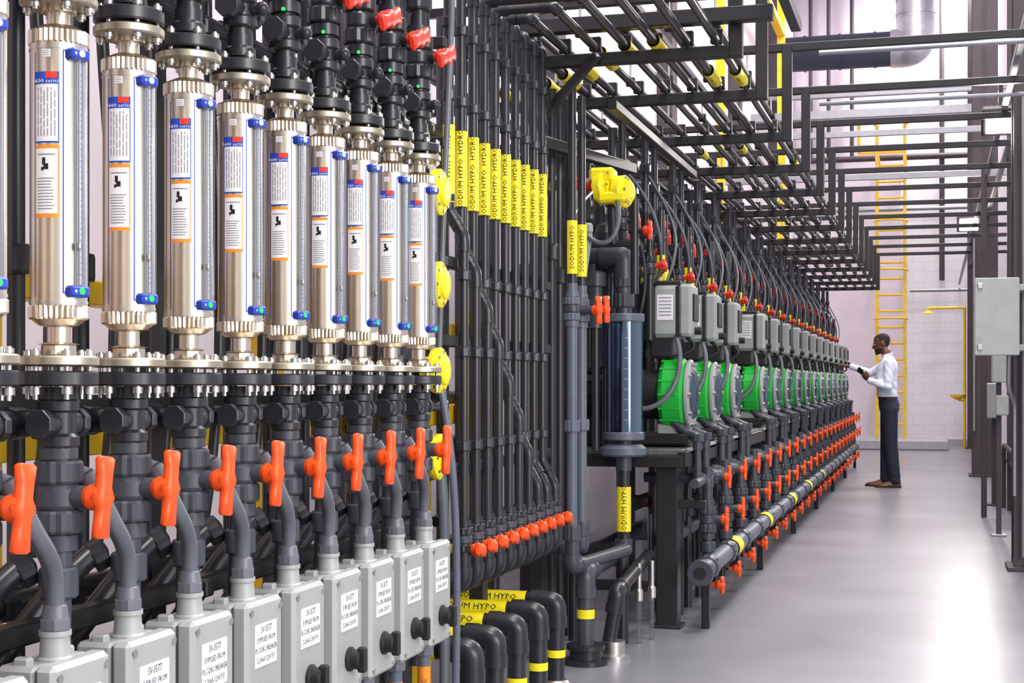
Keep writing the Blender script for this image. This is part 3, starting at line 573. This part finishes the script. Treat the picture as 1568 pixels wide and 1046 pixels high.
def flood(x,y,z,s=1):
    b=B(); R=Matrix.Rotation(math.radians(-48),3,'X')
    b.box((x,y,z),(.26*s,.22*s,.06),'column',.012,R); b.box(V((x,y,z))+R@V((0,0,-.034)),(.20*s,.16*s,.012),'lamp',.003,R)
    for k in range(7): b.box(V((x+(-.09+k*.03)*s,y,z))+R@V((0,0,.045)),(.006,.18,.035),'column',.001,R)
    b.bar((x,y,z+.03),(x,y,z+.25),.03,.03,'column'); b.obj('led_flood_light')
    l=D.lights.new('led','AREA'); l.energy=45; l.size=.2; l.color=(1,.96,.88); o=D.objects.new('led_light',l); o.location=(x,y-.10,z-.10); o.rotation_euler=(math.radians(-48),0,0); C.scene.collection.objects.link(o)
flood(.45,10.9,3.06); flood(.42,19.4,3.22,1.1)
# ---------------------------------------------------------------- man
def remesh(b,vox,it=4):
    me=b.mesh('tmp'); o=D.objects.new('tmp',me); C.scene.collection.objects.link(o)
    r=o.modifiers.new('r','REMESH'); r.mode='VOXEL'; r.voxel_size=vox
    s=o.modifiers.new('s','SMOOTH'); s.iterations=it; s.factor=.5
    m=D.meshes.new_from_object(o.evaluated_get(C.evaluated_depsgraph_get())); vs=[v.co.copy() for v in m.vertices]; fs=[tuple(p.vertices) for p in m.polygons]
    D.objects.remove(o); return vs,fs
class B2(B):
    def loft(s,rings,mt,caps=True,smooth=True):
        n=len(rings[0]); vs=[p for r in rings for p in r]; fs=[]
        for i in range(len(rings)-1):
            for j in range(n):
                a=i*n+j; b=i*n+(j+1)%n; fs.append((a,b,b+n,a+n))
        if caps: fs+= [tuple(range(n))[::-1], tuple(range((len(rings)-1)*n,len(rings)*n))]
        s.add(vs,fs,mt,smooth)
def ell(c,rx,ry,n=24):
    c=V(c); return [c+V((rx*math.cos(2*math.pi*k/n),ry*math.sin(2*math.pi*k/n),0)) for k in range(n)]
def limb(b,pts,rad,seg=16):
    P=[];R=[]
    for i in range(len(pts)-1):
        for k in range(6):
            t=k/6; P.append(V(pts[i]).lerp(V(pts[i+1]),t)); R.append(rad[i]*(1-t)+rad[i+1]*t)
    P.append(V(pts[-1]));R.append(rad[-1]); b.tube(P,R,'shirt',seg)
    for p,r in zip(pts,rad): b.sphere(p,r*.98,'shirt',14)
man=B2(); t=B2()
T=[(.025,.84,.085,.14),(.025,.90,.112,.162),(.022,.97,.120,.166),(.010,1.04,.112,.156),(.0,1.08,.120,.166),(-.005,1.18,.120,.17),(-.01,1.30,.125,.186),(.005,1.40,.12,.198),(.015,1.46,.102,.19),(.015,1.50,.078,.15),(.01,1.535,.062,.085),(0,1.555,.056,.06)]
t.loft([ell((dx,0,z),rx,ry) for dx,z,rx,ry in T],'shirt')
nearE=V((.02,-.235,1.18)); nearW=V((-.19,-.14,1.25)); farE=V((-.20,.22,1.34)); farW=V((-.42,.16,1.42))
limb(t,[(.03,-.185,1.46),nearE,nearW],[.064,.052,.037]); limb(t,[(.02,.185,1.46),farE,farW],[.062,.049,.036])
nA=V((.10,-.10,.09)); fA=V((-.02,.12,.09))
limb(t,[(.03,-.088,.92),(.045,-.095,.52),(.095,-.10,.075)],[.098,.078,.064]); limb(t,[(.015,.088,.92),(-.005,.105,.52),(-.022,.12,.075)],[.098,.078,.064])
vs,fs=remesh(t,.011,5)
def wr(v):
    q=0
    if v.z<.45: q=.0035*math.sin(v.z*75+v.x*20)*max(0,1-v.z/.45)
    elif 1.06<v.z<1.25: q=.004*math.sin(v.z*60+v.y*22+v.x*10)
    elif v.x<-.12 or abs(v.y)>.2: q=.003*math.sin(v.x*90+v.z*60)
    return q
for v in vs:
    d=V((v.x,v.y,0)); 
    if d.length>1e-4: v+=d.normalized()*wr(v)
shirt=[];tro=[];blt=[]
for f in fs:
    c=sum((vs[i] for i in f),V())/len(f)
    core=abs(c.y)<.185 and c.x>-.14
    if 1.03<c.z<1.06 and core: blt.append(f)
    elif c.z<1.035: tro.append(f)
    else: shirt.append(f)
for L,mn in((shirt,'shirt'),(tro,'trousers'),(blt,'belt')): man.add(vs,L,mn,True)
man.tube([(.0+.057*math.cos(a),.057*math.sin(a),1.556+.014*math.cos(a)) for a in [2*math.pi*k/16 for k in range(17)]],.010,'shirt',8)
man.cyl(nearW-(nearW-nearE).normalized()*.02,nearW+(nearW-nearE).normalized()*.014,.04,'shirt',.037); man.cyl(farW-(farW-farE).normalized()*.02,farW+(farW-farE).normalized()*.015,.039,'shirt',.036)
man.cyl((.01,0,1.50),(-.03,0,1.64),.057,'skin',.054,18)
HM=Matrix.Translation((-.06,0,1.69))@Matrix.Rotation(math.radians(-14),4,'Y')
h=B2()
H=[(-.116,-.064,.022,.022),(-.105,-.055,.045,.038),(-.08,-.035,.066,.052),(-.05,-.016,.082,.062),(-.015,-.001,.092,.070),(.02,.008,.098,.075),(.055,.010,.096,.075),(.085,.01,.080,.064),(.105,.012,.056,.045),(.117,.012,.02,.018)]
h.loft([ell((x,0,z),rx,ry) for z,x,rx,ry in H],'skin')
h.tube([(-.086,0,.018),(-.102,0,-.006),(-.116,0,-.026),(-.094,0,-.036)],[.008,.010,.014,.012],'skin',10)
for s_ in(-1,1): h.sphere((-.10,s_*.011,-.03),.010,'skin',10)
h.sphere((-.090,0,-.062),.018,'skin',12,(.75,1.2,.5)); h.sphere((-.088,0,-.076),.016,'skin',12,(.75,1.1,.5)); h.sphere((-.08,0,.026),.03,'skin',12,(.5,1.8,.35)); h.sphere((-.086,0,-.104),.017,'skin',12)
for s_ in(-1,1): h.sphere((.010,s_*.074,-.01),.030,'skin',14,(.62,.32,1.05))
vs,fs=remesh(h,.004,3)
sk=[];hr=[]
for f in fs:
    c=sum((vs[i] for i in f),V())/len(f)
    ear=abs(c.y)>.071 and abs(c.x-.01)<.025 and -.045<c.z<.025
    hair=(c.z>.07 and c.x>-.07) or (c.x>.04 and c.z>-.05) or (c.z>.035 and c.x>-.02)
    jaw=c.x<.015 and c.z<-.045 and c.z<-.055-.6*(c.x+.03)*(c.x>-.03)
    lips=c.x<-.08 and -.082<c.z<-.055 and abs(c.y)<.02
    stache=c.x<-.085 and -.056<c.z<-.045 and abs(c.y)<.026
    (hr if (hair and not ear) or (jaw and not lips and not ear) or stache else sk).append(f)
vw=[HM@v for v in vs]; man.add(vw,sk,'skin',True); man.add(vw,hr,'hair',True)
hm=B2()
for s_ in(-1,1):
    hm.sphere((-.082,s_*.030,.004),.0105,'eye',12); hm.sphere((-.089,s_*.030,.002),.006,'ink',8); hm.tube([(-.092,s_*.014,.024),(-.093,s_*.03,.028),(-.080,s_*.047,.022)],.0032,'hair',6)
hm.tube([(-.090,-.022,-.069),(-.1035,0,-.068),(-.090,.022,-.069)],.004,'lip',8)
for i,nm in enumerate(hm.names):
    man.add([HM@V(p) for p in hm.v],[f for f,k in zip(hm.f,hm.m) if k==i],nm,True)
def hand(w,f,n,side,curl,spread=.2):
    w=V(w);f=V(f).normalized();n=V(n);n=(n-f*n.dot(f)).normalized();s_=f.cross(n)*(1 if side>0 else -1)
    R=[]
    for h,ww,tt in((-.03,.026,.02),(0,.026,.018),(.03,.036,.016),(.06,.042,.0145),(.088,.040,.012)):
        R.append([w+f*h+s_*ww*math.cos(a)+n*tt*math.sin(a) for a in [2*math.pi*k/14 for k in range(14)]])
    man.loft(R,'skin')
    for i,(off,L) in enumerate(((.029,.072),(.010,.080),(-.010,.075),(-.028,.058))):
        c=curl[i]; p=w+f*.082+s_*off; P=[p-f*.015,p]; a=.0
        d=(f+s_*off*spread*5).normalized()
        for q in(.45,.3,.25):
            a+=c; dd=d*math.cos(a)+n*math.sin(a); P.append(P[-1]+dd*L*q)
        man.tube(P,[.0095,.0095,.0088,.008,.006],'skin',10)
        for q,rr in zip(P[1:],(.0095,.009,.0082,.0062)): man.sphere(q,rr,'skin',8)
    p=w+f*.025+s_*.028; P=[p-s_*.012,p+f*.02+s_*.016+n*.006,p+f*.045+s_*.024+n*.016,p+f*.066+s_*.02+n*.026]; man.tube(P,[.014,.0125,.0105,.008],'skin',10)
    for q,rr in zip(P[1:],(.0125,.0105,.008)): man.sphere(q,rr,'skin',8)
hand(farW+V((-.012,0,0)),(-1,-.05,.1),(0,-.3,-1),1,(.12,.25,.5,.7))
fw=V((-.72,.2,.62)).normalized(); pn=V((.35,.75,.45)); pn=(pn-fw*pn.dot(fw)).normalized()
hand(nearW+fw*.012,fw,pn,-1,(.35,.5,.55,.6),.05)
sd=fw.cross(pn); M=Matrix((sd,pn,fw)).transposed()
man.box(nearW+fw*.135+pn*.024,(.072,.009,.148),'ink',.003,M)
for A_ in(nA,fA):
    R=[]
    for x,w_,h_ in((.062,.018,.05),(.055,.034,.085),(.02,.04,.11),(-.04,.04,.095),(-.10,.045,.066),(-.16,.048,.05),(-.205,.04,.042),(-.232,.02,.03)):
        R.append([V((A_.x+x,A_.y+w_*c,max(.012,h_*z))) for c,z in((-1,.0),(-1,.35),(-.8,.75),(-.35,1),(.35,1),(.8,.75),(1,.35),(1,0))])
    man.loft(R,'shoe')
    R=[[V((A_.x+x,A_.y+w_*c,z)) for c,z in((-1,0),(-1,.016),(1,.016),(1,0))] for x,w_ in((.066,.02),(.05,.04),(-.04,.038),(-.12,.05),(-.20,.045),(-.24,.02))]; man.loft(R,'ink',True,False)
man.obj('man',(-.53,18.0,0))
# ---------------------------------------------------------------- lights
def area(name,loc,target,sx,sy,e,col=(1,1,1)):
    l=D.lights.new(name,'AREA'); l.shape='RECTANGLE'; l.size=sx; l.size_y=sy; l.energy=e; l.color=col
    o=D.objects.new(name,l); o.location=loc; o.rotation_euler=(V(target)-V(loc)).to_track_quat('-Z','Y').to_euler(); C.scene.collection.objects.link(o)
for y,e in((1,460),(6,460),(11,420),(16,390),(21,350)): area('overhead_fill',(.2,y,8.9),(-.3,y,0),1.6,2.0,e,(1,.97,.965))  # added area lights above the frame for general room light, no fixtures modelled
area('near_fill',(4.5,-1.0,3.4),(-1.5,4,1.4),2.4,2.6,330,(1,.97,.935))  # added fill light aimed at the flow meters, no window stands here
area('near_fill_low',(4.5,1.5,1.6),(-1.6,3.6,.8),1.6,1.6,90,(1,.98,.96))  # second added fill, lower down, for the valves and boxes under the meters
area('far_end_fill',(.6,28.9,8.9),(.2,29.6,0),.8,1.2,430,(1,.985,1))  # added out-of-view light that brightens the far end of the hall
w=D.worlds.new('world'); C.scene.world=w; w.use_nodes=True; w.node_tree.nodes['Background'].inputs[0].default_value=(.93,.91,1,1); w.node_tree.nodes['Background'].inputs[1].default_value=.85
# camera
cam=D.cameras.new('camera'); cam.sensor_width=36; cam.lens=36*2271/1568; cam.shift_y=62/1568; cam.clip_end=100
o=D.objects.new('camera',cam); o.location=(0,0,1.235); o.rotation_euler=(math.pi/2,0,TH); C.scene.collection.objects.link(o); C.scene.camera=o
C.scene.view_settings.view_transform='Standard'
print('polys',sum(len(o.data.polygons) for o in D.objects if o.type=='MESH'))
